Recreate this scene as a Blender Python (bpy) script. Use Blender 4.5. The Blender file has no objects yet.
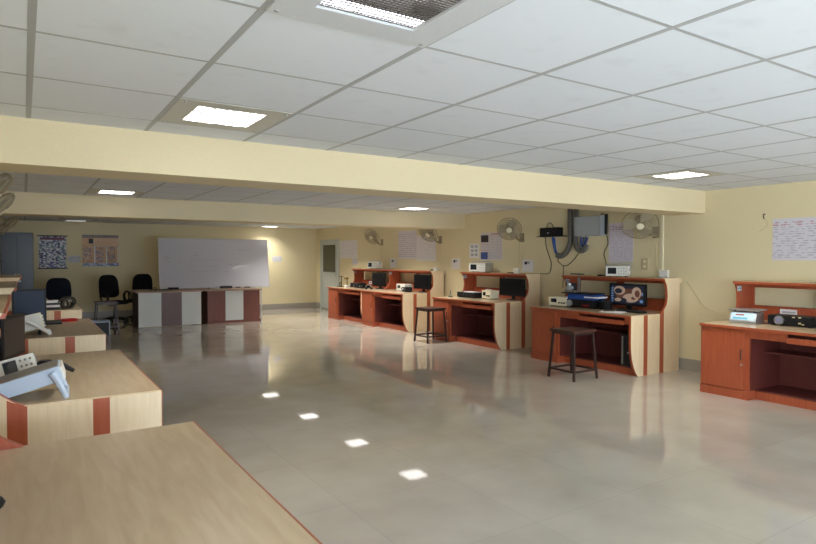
import bpy, bmesh, math, random
from mathutils import Vector, Matrix
random.seed(7)
S = bpy.context.scene
COL = S.collection
PI = math.pi

# ------------------------------------------------------------------ materials
def srgb(r, g, b):
    f = lambda c: (c/255/12.92) if c/255 <= .04045 else ((c/255+.055)/1.055)**2.4
    return (f(r), f(g), f(b), 1)

def new_mat(name):
    m = bpy.data.materials.new(name); m.use_nodes = True
    nt = m.node_tree; b = nt.nodes['Principled BSDF']
    return m, nt, b

def plain(name, c, rough=.5, metal=0, emit=None, es=0, spec=.5, bump=0, bscale=80, alpha=1):
    m, nt, b = new_mat(name)
    b.inputs['Base Color'].default_value = c
    b.inputs['Roughness'].default_value = rough
    b.inputs['Metallic'].default_value = metal
    b.inputs['Specular IOR Level'].default_value = spec
    b.inputs['Alpha'].default_value = alpha
    if emit:
        b.inputs['Emission Color'].default_value = emit
        b.inputs['Emission Strength'].default_value = es
    # a faint procedural mottling so nothing is dead flat
    n = nt.nodes.new('ShaderNodeTexNoise'); n.inputs['Scale'].default_value = bscale
    tc = nt.nodes.new('ShaderNodeTexCoord'); nt.links.new(tc.outputs['Object'], n.inputs['Vector'])
    mx = nt.nodes.new('ShaderNodeMix'); mx.data_type = 'RGBA'; mx.blend_type = 'MULTIPLY'
    mx.inputs['Factor'].default_value = .12
    mx.inputs['A'].default_value = c
    nt.links.new(n.outputs['Color'], mx.inputs['B'])
    hs = nt.nodes.new('ShaderNodeHueSaturation'); hs.inputs['Value'].default_value = 1.06
    nt.links.new(mx.outputs['Result'], hs.inputs['Color'])
    nt.links.new(hs.outputs['Color'], b.inputs['Base Color'])
    if bump:
        bp = nt.nodes.new('ShaderNodeBump'); bp.inputs['Strength'].default_value = bump
        bp.inputs['Distance'].default_value = .002
        nt.links.new(n.outputs['Fac'], bp.inputs['Height']); nt.links.new(bp.outputs['Normal'], b.inputs['Normal'])
    return m

def wood(name, c1, c2, rough=.35, scale=(14, 14, 1.2), spec=.5):
    m, nt, b = new_mat(name)
    tc = nt.nodes.new('ShaderNodeTexCoord'); mp = nt.nodes.new('ShaderNodeMapping')
    mp.inputs['Scale'].default_value = scale
    nt.links.new(tc.outputs['Object'], mp.inputs['Vector'])
    n = nt.nodes.new('ShaderNodeTexNoise'); n.inputs['Scale'].default_value = 3; n.inputs['Detail'].default_value = 6
    n.inputs['Distortion'].default_value = .6
    nt.links.new(mp.outputs['Vector'], n.inputs['Vector'])
    r = nt.nodes.new('ShaderNodeValToRGB')
    r.color_ramp.elements[0].position = .3; r.color_ramp.elements[0].color = c1
    r.color_ramp.elements[1].position = .75; r.color_ramp.elements[1].color = c2
    nt.links.new(n.outputs['Fac'], r.inputs['Fac']); nt.links.new(r.outputs['Color'], b.inputs['Base Color'])
    b.inputs['Roughness'].default_value = rough; b.inputs['Specular IOR Level'].default_value = spec
    return m

def written(name, paper, ink, lines=16, amount=.5, axis='Z', red=None):
    """paper with rows of illegible writing: broken dark strokes in rows"""
    m, nt, b = new_mat(name)
    tc = nt.nodes.new('ShaderNodeTexCoord'); sp = nt.nodes.new('ShaderNodeSeparateXYZ')
    nt.links.new(tc.outputs['Generated'], sp.inputs['Vector'])
    def math_(op, a, v=None):
        n = nt.nodes.new('ShaderNodeMath'); n.operation = op
        if hasattr(a, 'is_output'): nt.links.new(a, n.inputs[0])
        else: n.inputs[0].default_value = a
        if v is not None:
            if hasattr(v, 'is_output'): nt.links.new(v, n.inputs[1])
            else: n.inputs[1].default_value = v
        return n.outputs[0]
    row = math_('FRACT', math_('MULTIPLY', sp.outputs['Z'], lines))
    on = math_('LESS_THAN', row, .5)
    n = nt.nodes.new('ShaderNodeTexNoise'); n.inputs['Scale'].default_value = 1; n.inputs['Detail'].default_value = 3
    mp = nt.nodes.new('ShaderNodeMapping'); mp.inputs['Scale'].default_value = (14, 14, lines*.9)
    nt.links.new(tc.outputs['Generated'], mp.inputs['Vector']); nt.links.new(mp.outputs['Vector'], n.inputs['Vector'])
    wd = math_('GREATER_THAN', n.outputs['Fac'], 1-amount)
    mk = math_('MULTIPLY', on, wd)
    z = sp.outputs['Z']
    inside = math_('MULTIPLY', math_('GREATER_THAN', z, .06), math_('LESS_THAN', z, .94))
    mk = math_('MULTIPLY', mk, inside)
    mk = math_('MULTIPLY', mk, .75)
    inkc = nt.nodes.new('ShaderNodeMix'); inkc.data_type = 'RGBA'
    inkc.inputs['A'].default_value = ink; inkc.inputs['B'].default_value = red or ink
    nt.links.new(math_('GREATER_THAN', z, .82), inkc.inputs['Factor'])
    mx = nt.nodes.new('ShaderNodeMix'); mx.data_type = 'RGBA'; mx.inputs['A'].default_value = paper
    nt.links.new(inkc.outputs['Result'], mx.inputs['B']); nt.links.new(mk, mx.inputs['Factor'])
    nt.links.new(mx.outputs['Result'], b.inputs['Base Color'])
    b.inputs['Roughness'].default_value = .6
    return m

def floor_mat():
    m, nt, b = new_mat('polished_floor_tiles')
    tc = nt.nodes.new('ShaderNodeTexCoord')
    br = nt.nodes.new('ShaderNodeTexBrick'); br.offset = 0
    br.inputs['Scale'].default_value = 1; br.inputs['Brick Width'].default_value = .8; br.inputs['Row Height'].default_value = .8
    br.inputs['Mortar Size'].default_value = .0025; br.inputs['Mortar Smooth'].default_value = .2
    br.inputs['Color1'].default_value = srgb(180, 170, 154); br.inputs['Color2'].default_value = srgb(176, 166, 150)
    br.inputs['Mortar'].default_value = srgb(164, 157, 145)
    nt.links.new(tc.outputs['Object'], br.inputs['Vector'])
    n = nt.nodes.new('ShaderNodeTexNoise'); n.inputs['Scale'].default_value = 2.2; n.inputs['Detail'].default_value = 7
    nt.links.new(tc.outputs['Object'], n.inputs['Vector'])
    mx = nt.nodes.new('ShaderNodeMix'); mx.data_type = 'RGBA'; mx.blend_type = 'SOFT_LIGHT'; mx.inputs['Factor'].default_value = .35
    nt.links.new(br.outputs['Color'], mx.inputs['A']); nt.links.new(n.outputs['Fac'], mx.inputs['B'])
    bw = nt.nodes.new('ShaderNodeHueSaturation'); bw.inputs['Saturation'].default_value = .8
    nt.links.new(mx.outputs['Result'], bw.inputs['Color'])
    nt.links.new(bw.outputs['Color'], b.inputs['Base Color'])
    b.inputs['Roughness'].default_value = .04; b.inputs['IOR'].default_value = 1.7
    return m

def ceiling_mat():
    m, nt, b = new_mat('mineral_ceiling_board')
    tc = nt.nodes.new('ShaderNodeTexCoord')
    n = nt.nodes.new('ShaderNodeTexNoise'); n.inputs['Scale'].default_value = 7; n.inputs['Detail'].default_value = 8
    nt.links.new(tc.outputs['Object'], n.inputs['Vector'])
    r = nt.nodes.new('ShaderNodeValToRGB')
    r.color_ramp.elements[0].position = .26; r.color_ramp.elements[0].color = srgb(211, 215, 220)
    r.color_ramp.elements[1].position = .42; r.color_ramp.elements[1].color = srgb(217, 221, 226)
    nt.links.new(n.outputs['Fac'], r.inputs['Fac']); nt.links.new(r.outputs['Color'], b.inputs['Base Color'])
    b.inputs['Roughness'].default_value = .85; b.inputs['Specular IOR Level'].default_value = .2
    return m

def lamp_mat(name, strength):
    m, nt, b = new_mat(name)
    b.inputs['Base Color'].default_value = (.8, .8, .82, 1)
    tc = nt.nodes.new('ShaderNodeTexCoord')
    v = nt.nodes.new('ShaderNodeTexVoronoi'); v.inputs['Scale'].default_value = 60
    nt.links.new(tc.outputs['Object'], v.inputs['Vector'])
    mr = nt.nodes.new('ShaderNodeMapRange')
    mr.inputs['From Min'].default_value = 0; mr.inputs['From Max'].default_value = .62
    mr.inputs['To Min'].default_value = strength*1.4; mr.inputs['To Max'].default_value = strength*.04
    nt.links.new(v.outputs['Distance'], mr.inputs['Value'])
    b.inputs['Emission Color'].default_value = (1, .97, .93, 1)
    nt.links.new(mr.outputs['Result'], b.inputs['Emission Strength'])
    return m

LAMP = 10.0
M = dict(
    wall=plain('cream_wall_paint', srgb(221, 208, 170), .6, bump=.1, bscale=60, spec=.3),
    beam=plain('cream_beam_paint', srgb(216, 201, 166), .6, bump=.1, bscale=60, spec=.3),
    ceil=ceiling_mat(), floor=floor_mat(),
    tee=plain('grey_painted_tee', srgb(166, 168, 168), .5),
    skirt=plain('grey_skirting_tile', srgb(158, 152, 142), .3),
    maple=wood('maple_laminate', srgb(218, 196, 160), srgb(229, 209, 175), .4),
    top=wood('beige_worktop_laminate', srgb(186, 163, 133), srgb(198, 176, 146), .24, (10, 1.2, 10)),
    cherry=wood('cherry_laminate', srgb(150, 70, 44), srgb(168, 86, 52), .38),
    cherry_shade=wood('shaded_cherry_inner_board', srgb(88, 38, 34), srgb(102, 46, 38), .5),  # kneehole shade put into the board colour, darker than the cherry fronts
    stripe=wood('cherry_stripe', srgb(160, 80, 50), srgb(172, 90, 58), .4),
    black=plain('black_plastic', srgb(20, 20, 22), .5, spec=.3),
    dgrey=plain('dark_grey_plastic', srgb(44, 44, 46), .5, spec=.3),
    white=plain('white_plastic', srgb(222, 220, 212), .4),
    ivory=plain('ivory_plastic', srgb(226, 218, 190), .4),
    silver=plain('silver_metal', srgb(180, 184, 188), .3, .8),
    bluewhite=plain('pale_blue_grey_plastic', srgb(178, 194, 214), .42),
    warmgrey=plain('warm_grey_steel', srgb(128, 126, 118), .4),
    grey=plain('grey_steel', srgb(164, 170, 174), .45),
    conduit=plain('grey_conduit_plastic', srgb(98, 94, 88), .5),
    blue=plain('blue_cable_jacket', srgb(34, 70, 140), .45),
    stool=wood('dark_stool_wood', srgb(58, 34, 28), srgb(74, 44, 34), .45),
    stoolleg=plain('dark_brown_painted_steel', srgb(52, 36, 32), .45),
    fabric=plain('black_chair_fabric', srgb(20, 20, 25), .9, bump=.4, bscale=400, spec=.2),
    navy=plain('dark_navy_chair_fabric', srgb(28, 34, 48), .85, bump=.4, bscale=400, spec=.2),
    fan=plain('beige_fan_plastic', srgb(146, 134, 108), .45),
    fanblade=plain('smoky_fan_blade', srgb(176, 166, 142), .35),
    screen=plain('dark_monitor_glass', srgb(14, 15, 18), .3, spec=.25),
    bluescreen=plain('slate_monitor_glass', srgb(50, 60, 80), .5, spec=.2),
    scope=plain('dark_scope_glass', srgb(30, 36, 44), .15),
    red=plain('red_plastic', srgb(196, 30, 36), .4),
    paper=plain('white_paper', srgb(226, 224, 226), .7),
    whiteboard=plain('glossy_whiteboard', srgb(194, 194, 202), .05, spec=.5),
    alu=plain('aluminium_trim', srgb(190, 192, 196), .35, .6),
    doorwhite=plain('pale_door_paint', srgb(186, 192, 188), .45),
    doorglass=plain('dark_door_glass', srgb(60, 62, 48), .15),
    pbrown=wood('mauve_brown_laminate', srgb(96, 72, 72), srgb(110, 84, 82), .45),
    rbrown=wood('red_brown_laminate', srgb(104, 54, 44), srgb(122, 66, 52), .45),
    ptop=wood('tan_table_top', srgb(148, 120, 96), srgb(166, 136, 108), .4, (1.2, 10, 10)),
    pwhite=plain('white_table_panel', srgb(206, 208, 204), .45),
    pdark=plain('dark_table_side', srgb(50, 42, 52), .5),
    steel=plain('steel_cupboard_paint', srgb(60, 64, 70), .3, .2),
    ink=plain('grey_marker_ink', srgb(120, 120, 128), .6),
    lamp=lamp_mat('lit_lamp_diffuser', LAMP), lampweak=lamp_mat('dim_lamp_diffuser', 1.6),
    fixture=plain('fixture_frame_paint', srgb(198, 200, 202), .5),
    fixturew=plain('fixture_frame_beige', srgb(190, 188, 178), .5),
    louvre=plain('mirror_louvre', srgb(150, 147, 144), .28, 1.0),
    tube=plain('fluorescent_tube', (1, 1, 1, 1), .4, emit=(.97, .96, 1, 1), es=9),
    cord=plain('brown_black_cord', srgb(66, 58, 46), .6),
    cream=plain('cream_cord', srgb(196, 180, 140), .6),
    outside=plain('concrete_ground', srgb(150, 150, 145), .9),
)

# ------------------------------------------------------------------ mesh builder
class MB:
    def __init__(s): s.bm = bmesh.new(); s.mx = Matrix.Identity(4)
    def _v(s, co): return s.bm.verts.new(s.mx @ Vector(co))
    def box(s, x0, x1, y0, y1, z0, z1, bev=0):
        t = bmesh.new()
        vs = [t.verts.new((x, y, z)) for x in (x0, x1) for y in (y0, y1) for z in (z0, z1)]
        for q in ((0,1,3,2),(4,6,7,5),(0,4,5,1),(2,3,7,6),(0,2,6,4),(1,5,7,3)): t.faces.new([vs[i] for i in q])
        if bev: bmesh.ops.bevel(t, geom=t.edges[:], offset=bev, segments=2, affect='EDGES', profile=.6)
        return s._merge(t)
    def _merge(s, t):
        t.verts.index_update(); vm = {}
        for v in t.verts: vm[v.index] = s.bm.verts.new(s.mx @ v.co)
        for f in t.faces:
            try: s.bm.faces.new([vm[v.index] for v in f.verts])
            except ValueError: pass
        t.free(); return s
    def tube(s, pts, r, seg=8, cap=True, rfun=None):
        pts = [Vector(p) for p in pts]; rings = []; n = len(pts)
        ref = None
        for i, p in enumerate(pts):
            d = (pts[min(i+1, n-1)] - pts[max(i-1, 0)]).normalized()
            if ref is None: ref = Vector((0,0,1)) if abs(d.z) < .9 else Vector((1,0,0))
            u = d.cross(ref).normalized(); w = u.cross(d).normalized(); ref = w
            rr = rfun(i) if rfun else (r[i] if isinstance(r, (list, tuple)) else r)
            rings.append([s._v(p + u*rr*math.cos(2*PI*k/seg) + w*rr*math.sin(2*PI*k/seg)) for k in range(seg)])
        for a, b in zip(rings, rings[1:]):
            for k in range(seg): s.bm.faces.new((a[k], a[(k+1) % seg], b[(k+1) % seg], b[k]))
        if cap: s.bm.faces.new(rings[0][::-1]); s.bm.faces.new(rings[-1])
        return s
    def cyl(s, p0, p1, r, seg=16, r2=None):
        return s.tube([p0, p1], [r, r if r2 is None else r2], seg)
    def ring(s, c, ax, R, r, n=28, seg=6):
        c = Vector(c); ax = Vector(ax).normalized()
        u = ax.orthogonal().normalized(); w = ax.cross(u)
        rings = []
        for i in range(n):
            a = 2*PI*i/n; d = u*math.cos(a) + w*math.sin(a)
            rings.append([s._v(c + d*(R + r*math.cos(2*PI*k/seg)) + ax*r*math.sin(2*PI*k/seg)) for k in range(seg)])
        for i in range(n):
            a, b = rings[i], rings[(i+1) % n]
            for k in range(seg): s.bm.faces.new((a[k], b[k], b[(k+1) % seg], a[(k+1) % seg]))
        return s
    def lathe(s, prof, seg=24):
        rings = [[s._v((r*math.cos(2*PI*k/seg), r*math.sin(2*PI*k/seg), z)) for k in range(seg)] for r, z in prof]
        for a, b in zip(rings, rings[1:]):
            for k in range(seg): s.bm.faces.new((a[k], a[(k+1) % seg], b[(k+1) % seg], b[k]))
        s.bm.faces.new(rings[0][::-1]); s.bm.faces.new(rings[-1]); return s
    def prism(s, poly, axis, a0, a1):
        """poly of 2-D points extruded along axis ('x': poly=(y,z), 'y': poly=(x,z), 'z': poly=(x,y))"""
        def P(p, a): return {'x': (a, p[0], p[1]), 'y': (p[0], a, p[1]), 'z': (p[0], p[1], a)}[axis]
        A = [s._v(P(p, a0)) for p in poly]; B = [s._v(P(p, a1)) for p in poly]
        n = len(poly)
        fa = s.bm.faces.new(A); fb = s.bm.faces.new(B[::-1])
        for i in range(n): s.bm.faces.new((A[i], B[i], B[(i+1) % n], A[(i+1) % n]))
        fa.normal_update(); fb.normal_update()
        bmesh.ops.triangulate(s.bm, faces=[fa, fb])
        return s
    def loft(s, rings):
        R = [[s._v(p) for p in r] for r in rings]; n = len(R[0])
        for a, b in zip(R, R[1:]):
            for k in range(n): s.bm.faces.new((a[k], a[(k+1) % n], b[(k+1) % n], b[k]))
        s.bm.faces.new(R[0][::-1]); s.bm.faces.new(R[-1]); return s
    def build(s, name, mat, parent=None, smooth=False, mirror=False):
        if mirror:
            for v in s.bm.verts: v.co.x = -v.co.x
        bmesh.ops.recalc_face_normals(s.bm, faces=s.bm.faces[:])
        me = bpy.data.meshes.new(name); s.bm.to_mesh(me); s.bm.free()
        me.materials.append(mat)
        if smooth:
            for p in me.polygons: p.use_smooth = True
            try: me.set_sharp_from_angle(angle=math.radians(40))
            except Exception: pass
        o = bpy.data.objects.new(name, me); COL.objects.link(o)
        if parent is not None: o.parent = parent
        return o

def B(*a, **k): return MB().box(*a, **k)
def thing(name, label, cat, loc=(0,0,0), rz=0, group=None):
    o = bpy.data.objects.new(name, None); COL.objects.link(o); o.empty_display_size = .1
    o.location = loc; o.rotation_euler = (0, 0, rz)
    o['label'] = label; o['category'] = cat
    if group: o['group'] = group
    return o
def tag(o, label, cat, group=None):
    o['label'] = label; o['category'] = cat
    if group: o['group'] = group
    return o
def struct(o): o['kind'] = 'structure'; return o
def dup(o, parent=None):
    c = o.copy(); COL.objects.link(c)
    if parent is not None: c.parent = parent
    for ch in list(o.children): dup(ch, c)
    return c
def curve_pts(pts, n=8):
    """Catmull-Rom through pts"""
    P = [Vector(p) for p in pts]; out = []
    for i in range(len(P)-1):
        a = P[max(i-1, 0)]; b = P[i]; c = P[i+1]; d = P[min(i+2, len(P)-1)]
        for k in range(n):
            t = k/n
            out.append(.5*((2*b) + (c-a)*t + (2*a-5*b+4*c-d)*t*t + (-a+3*b-3*c+d)*t**3))
    out.append(P[-1]); return out

# ------------------------------------------------------------------ the room
XL, XR, YB, YF, H, HB = -.445, 7.36, -2.6, 16.51, 2.343, 2.057
GX, GY, GT = .0357, 2.7047, .672            # ceiling grid origin and pitch
struct(B(XL-.3, XR+.3, YB-.3, YF+.3, -.2, 0).build('floor', M['floor']))
WINS = [(-.2, 3.3), (3.7, 7.1)]; WZ0, WZ1 = .2, 1.8; LW = (-2.3, -.1)
struct(B(XR, XR+.25, YB-.25, YF+.25, 0, 2.75).build('wall_right', M['wall']))
wl = MB(); wl.box(XL-.25, XL, YB-.25, LW[0], 0, 2.75); wl.box(XL-.25, XL, LW[1], YF+.25, 0, 2.75)
wl.box(XL-.25, XL, LW[0], LW[1], 0, .5); wl.box(XL-.25, XL, LW[0], LW[1], 2.2, 2.75)
struct(wl.build('wall_left', M['wall']))
f = MB(); xa, xb = XL-.15, XL-.1
for q in ((LW[0], LW[0]+.05, .5, 2.2), (LW[1]-.05, LW[1], .5, 2.2), (LW[0]+.05, LW[1]-.05, .5, .55), (LW[0]+.05, LW[1]-.05, 2.15, 2.2), (-1.225, -1.175, .55, 2.15)): f.box(xa, xb, *q)
struct(f.build('window_3', M['alu']))
struct(B(XL, XR, YF, YF+.25, 0, 2.75).build('wall_back', M['wall']))
# wall behind the camera with two window openings
wf = MB(); wf.box(XL, XR, YB-.25, YB, 0, WZ0); wf.box(XL, XR, YB-.25, YB, WZ1, 2.75)
for a, b in ((XL, WINS[0][0]), (WINS[0][1], WINS[1][0]), (WINS[1][1], XR)): wf.box(a, b, YB-.25, YB, WZ0, WZ1)
struct(wf.build('wall_front', M['wall']))
for i, (a, b) in enumerate(WINS):
    f = MB()
    f.box(a, a+.05, YB-.15, YB-.1, WZ0, WZ1); f.box(b-.05, b, YB-.15, YB-.1, WZ0, WZ1)
    f.box(a+.05, b-.05, YB-.15, YB-.1, WZ0, WZ0+.05); f.box(a+.05, b-.05, YB-.15, YB-.1, WZ1-.05, WZ1)
    m_ = (a+b)/2; f.box(m_-.025, m_+.025, YB-.15, YB-.1, WZ0+.05, WZ1-.05)
    struct(f.build('window_%d' % (i+1), M['alu']))
# beams
struct(B(XL, XR, 4.40, 4.85, HB, 2.6).build('trim_1', M['beam']))
struct(B(XL, XR, 9.37, 9.82, HB, 2.6).build('trim_2', M['beam']))
# skirting
struct(B(XR-.012, XR, YB, YF-.012, 0, .155).build('baseboard_right', M['skirt']))
struct(B(XL, XR-.012, YF-.012, YF, 0, .155).build('baseboard_back', M['skirt']))
struct(B(XL, XL+.012, YB, YF-.012, 0, .155).build('baseboard_left', M['skirt']))

# ceiling boards: one sheet per bay, left open above the louvred fixture
cm = MB()
louvre_cell = (1, -2)
xs = [XL] + [GX+GT*i for i in range(0, 12) if XL < GX+GT*i < XR] + [XR]
def bay_ys(y0, y1, off): return [y0] + [off+GT*j for j in range(-12, 24) if y0+.01 < off+GT*j < y1-.01] + [y1]
BAYS = [(YB, 4.40, GY), (4.85, 9.37, 8.414), (9.82, YF, 15.66)]
for y0, y1, off in BAYS:
    ys = bay_ys(y0, y1, off)
    for xa, xb in zip(xs, xs[1:]):
        for ya, yb in zip(ys, ys[1:]):
            if off == GY and abs(xa-(GX+GT)) < .01 and abs(ya-(GY-2*GT)) < .01: continue
            cm.bm.faces.new([cm._v(p) for p in ((xa, ya, H), (xa, yb, H), (xb, yb, H), (xb, ya, H))])
cm.box(XL, XR, YB, YF, 2.6, 2.75)
struct(cm.build('ceiling', M['ceil']))
tm = MB()
for y0, y1, off in BAYS:
    for x in xs[1:-1]: tm.box(x-.014, x+.014, y0, y1, H-.0012, H+.02)
    for y in bay_ys(y0, y1, off)[1:-1]: tm.box(XL, XR, y-.009, y+.009, H-.001, H+.02)
struct(tm.build('trim_3', M['tee']))

# ------------------------------------------------------------------ ceiling lights
def light(cx, cy, label, mat, watts=0, fm='fixturew'):
    t = thing('ceiling_light', label, 'light', (cx, cy, H), 0, 'recessed ceiling lights')
    f = MB(); o, i = .322, .2
    for a in ((-o, o, -o, -i), (-o, o, i, o), (-o, -i, -i, i), (i, o, -i, i)): f.box(*a, -.003, .004)
    f.build('frame', M[fm], t)
    B(-i, i, -i, i, -.0025, .004).build('diffuser', mat, t)
    for sx in (-1, 1):
        for sy in (-1, 1): MB().cyl((sx*.29, sy*.29, -.012), (sx*.29, sy*.29, -.007), .008, 10).build('fixing_screw', M['silver'], t)
    if watts:
        L = bpy.data.lights.new('lamp_light', 'AREA'); L.size = .38; L.energy = watts; L.spread = math.radians(125); L.color = (1, .96, .88)
        o = bpy.data.objects.new('lamp_light', L); COL.objects.link(o); o.location = (cx, cy, H-.014)
    return t
LX, RX = 1.044, 5.748
light(LX, 3.713, 'lit square ceiling light just before the first beam, on the left', M['lamp'], 8)
light(RX, 3.713, 'lit square ceiling light just before the first beam, near the right wall', M['lamp'], 14)
light(LX, 8.75, 'lit ceiling light between the two beams, on the left', M['lamp'], 6)
light(RX, 8.75, 'lit ceiling light between the two beams, towards the right wall', M['lamp'], 26)
light(LX, 16.0, 'dim ceiling light against the far wall above the two posters', M['lampweak'])
light(RX, 16.0, 'lit ceiling light at the far wall, right of the whiteboard', M['lamp'], 16)
light(RX, 10.9, 'lit ceiling light just beyond the second beam, seen as a reflection in the floor', M['lamp'], 34)
light(RX, 13.35, 'lit ceiling light in the far bay, seen as a glint in the floor', M['lamp'], 34)
t = thing('louvre_light', 'large near ceiling fixture with a mirrored egg-crate louvre and grey frame', 'light', (LX, 1.697, H))
f = MB(); o, i = .33, .2
for a in ((-o, o, -o, -i), (-o, o, i, o), (-o, -i, -i, i), (i, o, -i, i)): f.box(*a, -.01, .004)
f.build('frame', M['fixture'], t)
f = MB()
f.box(-.32, .32, -.32, .32, .11, .12)
for a in ((-.33, -.32, -.32, .32), (.32, .33, -.32, .32), (-.32, .32, -.33, -.32), (-.32, .32, .32, .33)): f.box(*a, .004, .12)
f.build('tray', M['louvre'], t)
f = MB(); n = 24
for k in range(n+1):
    c = -i + 2*i*k/n
    f.box(c-.0012, c+.0012, -i, i, -.001, .003); f.box(-i, i, c-.0012, c+.0012, -.001, .003)
f.build('louvre', M['louvre'], t)
for yy in (.265,):
    MB().cyl((-.3, yy, .052), (.3, yy, .052), .015, 12).build('tube', M['tube'], t, True)
for sx in (-1, 1):
    for sy in (-1, 1): MB().cyl((sx*.3, sy*.3, -.014), (sx*.3, sy*.3, -.009), .008, 10).build('fixing_screw', M['silver'], t)

# ------------------------------------------------------------------ lab desks
ZT = .765
def hutch_curve(z, off=0):
    ks = [(.765, .558), (.80, .615), (.835, .655), (.87, .685), (.92, .702), (.99, .71), (1.06, .705), (1.13, .69), (1.215, .637)]
    for (a, xa), (b, xb) in zip(ks, ks[1:]):
        if a <= z <= b: return off + xa + (xb-xa)*(z-a)/(b-a)
    return off + ks[-1][1]
HZ = [.765+.45*k/14 for k in range(15)]
FR = [(-.03+.26*(1-math.cos(math.radians(t))), .42*(1-math.sin(math.radians(t))/math.sin(math.radians(64)))) for t in range(0, 65, 8)]
def desk(label, loc, mirror=False, group='lab desks'):
    ho = .035 if mirror else 0
    hutch_x = lambda z: hutch_curve(z, ho)
    t = thing('lab_desk', label, 'desk', loc, 0, group)
    bl = lambda mb, n, m, p=t, sm=False: mb.build(n, M[m], p, sm, mirror)
    front = [(-.03, ZT)] + FR                       # top of the front edge down to the toe
    prof = front + [(.97, 0), (.97, 1.218)] + [(hutch_x(z), z) for z in HZ[::-1]]
    ep = bl(MB().prism(prof, 'y', 0, .03), 'end_panel', 'maple')
    def band(pts, d=.004):
        m = MB()
        for (xa, za), (xb, zb) in zip(pts, pts[1:]):
            m.prism([(xa, za), (xb, zb), (xb-d, zb), (xa-d, za)], 'y', -.001, .031)
        return m
    bl(band(front), 'edge_band', 'cherry', ep); bl(band([(hutch_x(z), z) for z in HZ]), 'edge_band', 'cherry', ep)
    bl(B(.22, .297, -.0015, .004, .0, ZT-.002), 'stripe', 'stripe', ep)
    bl(MB().prism([(q[0]+ho*.8, q[1]) for q in ((.55, 0), (.632, 0), (.632, .813-ho*.3), (.613, .797-ho*.2), (.58, .777), (.56, .765), (.55, ZT-.002))], 'y', -.0015, .004), 'stripe', 'stripe', ep)
    wt = bl(B(-.03, .95, .03, 1.73, .738, ZT), 'worktop', 'top')
    bl(B(-.036, -.03, .0, 1.74, .738, ZT+.0005), 'front_edge', 'cherry', wt)
    bl(B(.0, .95, 1.22, 1.74, 0, .738), 'cabinet', 'cherry')
    dr = bl(B(-.016, -.001, 1.262, 1.722, .1, .722, .002), 'door', 'cherry')
    hd = MB(); hd.tube(curve_pts([(-.016, 1.285, .42), (-.034, 1.285, .43), (-.036, 1.285, .47), (-.034, 1.285, .51), (-.016, 1.285, .52)], 4), .005)
    bl(hd, 'handle', 'dgrey', dr, True)
    bl(MB().cyl((-.022, 1.285, .365), (-.016, 1.285, .365), .011, 14), 'lock', 'silver', dr, True)
    bl(B(-.012, 0, 1.22, 1.74, 0, .09), 'cabinet_plinth', 'cherry')
    bl(B(.125, .145, .03, 1.22, 0, .085), 'plinth', 'cherry')
    bl(B(.125, .64, .03, 1.22, .085, .1), 'floor_board', 'cherry_shade')
    bl(B(.62, .64, .03, 1.22, .1, .738), 'knee_back_panel', 'cherry_shade')
    bl(B(.03, .62, 1.208, 1.219, .1, .645), 'knee_shade_panel', 'cherry_shade')  # dark cheeks added on both sides to deepen the kneehole shade
    bl(B(.145, .62, .031, .036, .1, .645), 'knee_shade_panel', 'cherry_shade')
    bl(B(.30, .62, .34, 1.207, .47, .49), 'shelf', 'cherry_shade')
    bl(B(.30, .62, .32, .34, .1, .49), 'partition', 'cherry_shade')
    bl(B(.0, .018, .85, 1.22, .65, .738), 'apron', 'cherry')
    bl(B(.0, .018, .03, .12, .65, .738), 'apron', 'cherry')
    kt = bl(B(.0, .38, .125, .845, .645, .66), 'keyboard_tray', 'cherry_shade')
    bl(B(-.018, 0, .12, .85, .642, .70, .002), 'tray_front', 'cherry', kt)
    # hutch
    bl(B(.625+ho, .985, .03, 1.741, 1.188, 1.215), 'hutch_shelf', 'cherry')
    bl(B(.637+ho, .985, .03, 1.74, 1.215, 1.218), 'hutch_shelf_top', 'top')
    side = [(hutch_x(z), z) for z in HZ if z < 1.18] + [(hutch_x(1.187), 1.187), (.94, 1.187), (.94, ZT)]
    bl(MB().prism(side, 'y', 1.71, 1.74), 'hutch_side', 'cherry')
    hb = MB()
    hb.box(.93, .95, .03, 1.71, ZT, .932); hb.box(.93, .95, .03, 1.71, 1.14, 1.188)
    for a, b in ((.03, .1), (.85, .975), (1.65, 1.71)): hb.box(.93, .95, a, b, .932, 1.14)
    bl(hb, 'hutch_back', 'cherry')
    bl(B(.986, 1.02, .0, 1.74, 1.15, 1.213, .003), 'rear_rail', 'maple')
    sk = bl(B(.67, .75, 1.700, 1.711, 1.10, 1.16, .003), 'power_socket', 'grey')
    pins = MB()
    for dx in (.695, .725): pins.cyl((dx, 1.698, 1.13), (dx, 1.7005, 1.13), .007, 8)
    bl(pins, 'socket_pins', 'dgrey', sk)
    pl = bl(B(.927, .931, 1.18, 1.36, .84, .905), 'name_plate', 'paper')
    bl(B(.9262, .927, 1.20, 1.34, .862, .882), 'printed_strip', 'grey', pl)
    return t
FX = 6.33
d5 = desk('nearest cherry lab desk on the right wall, weighing scale on top', (FX, 2.07, 0), group='right wall lab desks')
for lab, y in (('cherry lab desk on the right with the lit monitor and a computer tower inside', 4.70),
               ('cherry lab desk between the two right stools, silver oscilloscope on its hutch', 7.24),
               ('cherry lab desk on the right wall, directly behind the farther stool', 9.98),
               ('farthest cherry lab desk on the right wall, beside the grey door', 11.725)):
    c = dup(d5); c.location = (FX, y, 0); c['label'] = lab
FL = .585
l1 = desk('lab desk filling the bottom left corner, only its beige worktop in view', (FL, .96, 0), True, 'left wall lab desks')
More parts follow.
